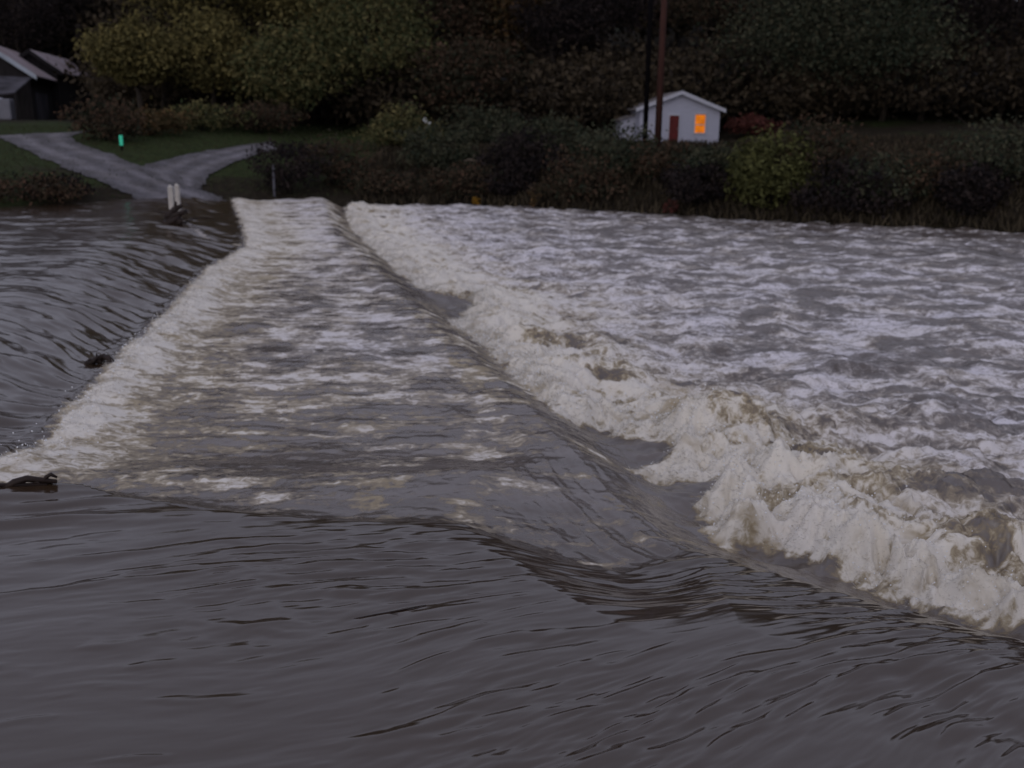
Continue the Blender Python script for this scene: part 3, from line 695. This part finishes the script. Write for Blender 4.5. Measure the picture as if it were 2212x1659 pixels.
# pale doors on the long wall of the nearer barn and a lean-to on its gable
mb = MB(); p = A1.lerp(B1, .12); p2 = A1.lerp(B1, .5); n_ = ou*.08
mb.hexa([Vector((p.x,p.y,-.3))+n_*.1, Vector((p2.x,p2.y,-.3))+n_*.1, Vector((p2.x,p2.y,-.3))+n_, Vector((p.x,p.y,-.3))+n_], [Vector((p.x,p.y,3.0))+n_*.1, Vector((p2.x,p2.y,3.0))+n_*.1, Vector((p2.x,p2.y,3.0))+n_, Vector((p.x,p.y,3.0))+n_])
mb.build('sliding_door', M['barngrey'], t)
q0 = aty(*S2(95,232), 94.2)-t.location; q1 = aty(*S2(-40,226), 93)-t.location; q2 = aty(*S2(-40,285), 88)-t.location; q3 = aty(*S2(45,275), 89)-t.location
mb = MB(); mb.slab([q0, q1, q2, q3], (0,0,.12)); lt = mb.build('lean_to_roof', M['barngrey'], t)
mb = MB()
for q in (q2.lerp(q3, .35), q3): mb.tube([(q.x, q.y, -1), (q.x, q.y, q.z-.1)], .12, 6)
mb.build('lean_to_posts', M['barnwood'], t)
# pale tank beside the barn
p = aty(*S2(17,366), 86); zz = float(zt(p.x, 86))
t = thing('storage_tank', 'pale square tank at the left frame edge in front of the barn', 'tank', (p.x, 86, zz), .2)
mb = MB(); mb.box((-.25, 0, .85), (1.9, 1.4, 1.7)); mb.build('tank_body', M['tank'], t, bevel=.12)
mb = MB(); mb.tube([(-.25, 0, 1.68), (-.25, 0, 1.8)], .22, 12); mb.build('cap', M['trim'], t)

# ------------------------------------------------------------ small things on the bank
x, y, z = onland(264, 326)
t = thing('marker_post', 'small bright green reflective marker post on the grass at the fork', 'marker', (x, y, z))
mb = MB(); mb.box((0, 0, .12), (.13, .05, .6)); mb.build('stake', M['poledark'], t)
mb = MB(); mb.box((0, -.04, .62), (.22, .03, .62)); mb.build('reflector', M['green'], t, bevel=.01)
x, y, z = onland(593, 425)
t = thing('fence_post', 'thin grey post at the water edge left of the brush', 'post', (x, y, z-.2))
mb = MB(); mb.tube([(0,0,-.3),(0,0,1.1),(.02,0,1.95)], [.075,.07,.065], 8); mb.build('shaft', mat('grey_post', (.14,.14,.17), .8), t, True)
mb = MB(); mb.tube([(.02,0,1.94),(.02,0,2.0)], [.09,.02], 8); mb.build('post_cap', M['barngrey'], t, True)
# white board / light glimpsed in the brush
p = aty(922, 262, 74)
t = thing('white_board', 'small bright white board tilted in the brush, left of centre', 'board', p)
mb = MB(); mb.box((0, 0, 0), (.6, .06, .26), M=Matrix.Rotation(R(38), 4, 'Y')); mb.build('panel', mat('white_board_paint', (.85,.88,.92), .4, .04), t)
mb = MB(); mb.tube([(0, .06, .05), (0, .06, float(zt(p.x, 74))-p.z-.2)], .04, 6); mb.build('stake', M['bark'], t)
x, y, z = onland(1022, 372)
t = thing('driftwood', 'pale broken driftwood branch lying in the dark brush', 'driftwood', (x, y-1.2, z+.75))
mb = MB(); mb.tube([(-.55,0,-.05),(-.2,.05,.08),(.15,0,.0),(.5,.1,-.06)], [.04,.08,.07,.03], 7); mb.build('log', M['drift'], t, True)
mb = MB(); mb.tube([(0,0,.1),(.15,-.05,.4)], [.05,.02], 5); mb.tube([(-.1,0,.02),(-.3,-.05,-.5)], [.04,.02], 5); mb.build('side_branch', M['drift'], t, True)

# ------------------------------------------------------------ ford posts and debris in the water
for (px, lb, hh) in ((373.0, 'white ford marker post, the left one, with flood debris at its foot', 1.25), (386.5, 'white ford marker post, the right one of the pair', 1.2)):
    q = onz(px, 470 if px < 380 else 462, 0)
    t = thing('ford_post', lb, 'post', (q[0], q[1], -.5), group='white posts on the edge of the flooded bridge')
    mb = MB(); mb.box((0, 0, hh/2+.25), (.21 if px < 380 else .2, .17, hh+.5)); mb.build('shaft', M['whitepost'], t, bevel=.025)
    mb = MB(); z1 = hh+.5; a_ = .10
    mb.add([(-a_,-.1,z1),(a_,-.1,z1),(a_,.1,z1),(-a_,.1,z1),(-.02,0,z1+.12)], [(0,1,4),(1,2,4),(2,3,4),(3,0,4)]); mb.build('post_cap', M['whitepost'], t)
def debris(name, label, px, py, items, seed, spread=.3, z0=None):
    q = onz(px, py, -.05); zz = hw(q[0], q[1]) if z0 is None else z0
    t = thing(name, label, 'debris', (q[0], q[1], zz)); rd = random.Random(seed)
    mb = MB()
    for (a, b, r_) in items:
        a = Vector(a); b = Vector(b); m_ = a.lerp(b, .5)+Vector((rd.uniform(-.08,.08), rd.uniform(-.05,.05), rd.uniform(0,.1)))
        mb.tube([a, a.lerp(m_, .5)+Vector((0,0,.02)), m_, b], [r_*.8, r_, r_*.9, r_*.5], 7)
    mb.build('log', M['debris'], t, True)
    mb = MB()
    for i in range(26):
        a = Vector((rd.gauss(0, spread*.5), rd.gauss(0, spread*.4), rd.uniform(-.1, spread*.7))); e = a+Vector((rd.gauss(0, spread), rd.gauss(0, spread*.6), rd.uniform(-.1, spread)))
        mb.tube([a, a.lerp(e, .5)+Vector((0,0,.03)), e], [.025, .018, .006], 5)
    mb.build('twigs', M['debris'], t, True)
debris('flood_debris', 'dark tangle of flood wrack caught at the foot of the white posts', 378, 482, [((-.35,0,.05),(.55,-.1,.5),.16),((-.2,.1,.3),(.3,.1,.7),.14),((0,-.1,-.1),(.4,-.4,.1),.15),((-.3,0,.1),(.1,-.1,.55),.16),((-.45,-.2,-.2),(.3,-.2,.25),.2),((-.2,0,0),(.1,0,.85),.1)], 4, .5)
debris('flood_debris', 'small reddish snag poking out at the left foam line', 212, 762, [((-.3,0,-.1),(.12,0,.16),.07),((.1,0,.12),(.32,-.15,-.05),.06)], 9, .14)
debris('flood_log', 'dark splintered log at the left frame edge, at the tip of the foam', 85, 1068, [((-1.7,-.42,-.05),(.1,0,.0),.035),((-1.3,-.12,-.05),(.14,.05,-.01),.03),((-.35,-.1,-.03),(.2,.02,.03),.045),((.05,0,.02),(.2,.04,.07),.025)], 12, .05)
q = onz(835, 1322, 0)
t = thing('floating_twig', 'thin dark twig floating in the smooth foreground water', 'twig', (q[0], q[1], hw(q[0], q[1])))
mb = MB(); mb.tube([(-.28,-.11,-.008),(-.1,-.06,.006),(.1,.02,.008),(.32,.14,0)], [.004,.008,.007,.003], 6); mb.build('stem', M['debris'], t, True)
mb = MB(); mb.tube([(0,-.02,.008),(.1,-.04,.012)], [.004,.002], 5); mb.build('offshoot', M['debris'], t, True)

# ------------------------------------------------------------ spray thrown up by the foam
r = np.random.default_rng(11)
cell = np.repeat((np.gradient(yy))[:, None], nc, 1)*(np.gradient(sx)[None, :]*(Y*.78+1.6))
def spray(weight, n, ls, seed):
    p = np.where((f > .55) & (Y > 3.5), weight, 0)*cell/np.maximum(Y, 5)**1.1; p = (p/p.sum()).ravel()
    k = r.choice(p.size, n, p=p); q = np.stack([X.ravel()[k], Y.ravel()[k], h.ravel()[k]-.015], 1)
    return q
wgt = np.exp(-((dC-.35)/.55)**2)*(dC > -.05)+.7*np.exp(-((dA-.25)/.4)**2)*(dA > -.05)+.10*np.exp(-np.maximum(dC, 0)/2)*(dC > 0)
q = spray(wgt, 130000, .1, 1); n = len(q)
sc = np.clip(q[:, 1]/14, .45, 1.6)[:, None]
d = np.stack([r.normal(-.55, .55, n), r.normal(0, .45, n), np.abs(r.normal(.55, .3, n))], 1); d /= np.linalg.norm(d, axis=1)[:, None]
ln = r.gamma(2.2, .019, n)[:, None]*sc; sd2 = np.cross(d, r.normal(size=(n, 3))); sd2 /= np.linalg.norm(sd2, axis=1)[:, None]
wd = .0032*sc*r.uniform(.5, 1.5, (n, 1))
m_ = q+d*ln*.55; tip = q+d*ln+np.array([-.02, 0, -.03])*sc*r.uniform(0, 1, (n, 1))
V = np.stack([q-sd2*wd, q+sd2*wd, m_+sd2*wd*.8, tip, m_-sd2*wd*.8], 1)
V = np.stack([q, m_+sd2*wd, tip, m_-sd2*wd], 1).reshape(-1, 3)
sm = leafmat('spray', (.70,.69,.67), (.45,.41,.35))
tag(leafobj('spray', V, r.uniform(0, 1, n), sm), 'fine white spray flying off the edges of the foam', 'spray', kind='stuff')
q = spray(wgt, 1800, .1, 2); q = q[q[:, 1] < 22]; n = len(q); q[:, 2] += .03+r.gamma(1.5, .06, n)
s_ = (.0035+.0007*q[:, 1])[:, None, None]*r.uniform(.6, 1.2, (n, 1, 1))
oc = np.array([(1,0,0),(0,1,0),(-1,0,0),(0,-1,0),(0,0,1),(0,0,-1)], float)[None]*s_
V = (q[:, None, :]+oc).reshape(-1, 3); of = np.array([(0,1,4),(1,2,4),(2,3,4),(3,0,4),(1,0,5),(2,1,5),(3,2,5),(0,3,5)])
F = (of[None]+6*np.arange(n)[:, None, None]).reshape(-1, 3)
tag(npmesh('droplets', V, F, mat('droplet_water', (.9,.92,.95), .15, .02, spec=1.0)), 'tiny bright water droplets above the near foam', 'droplets', kind='stuff')
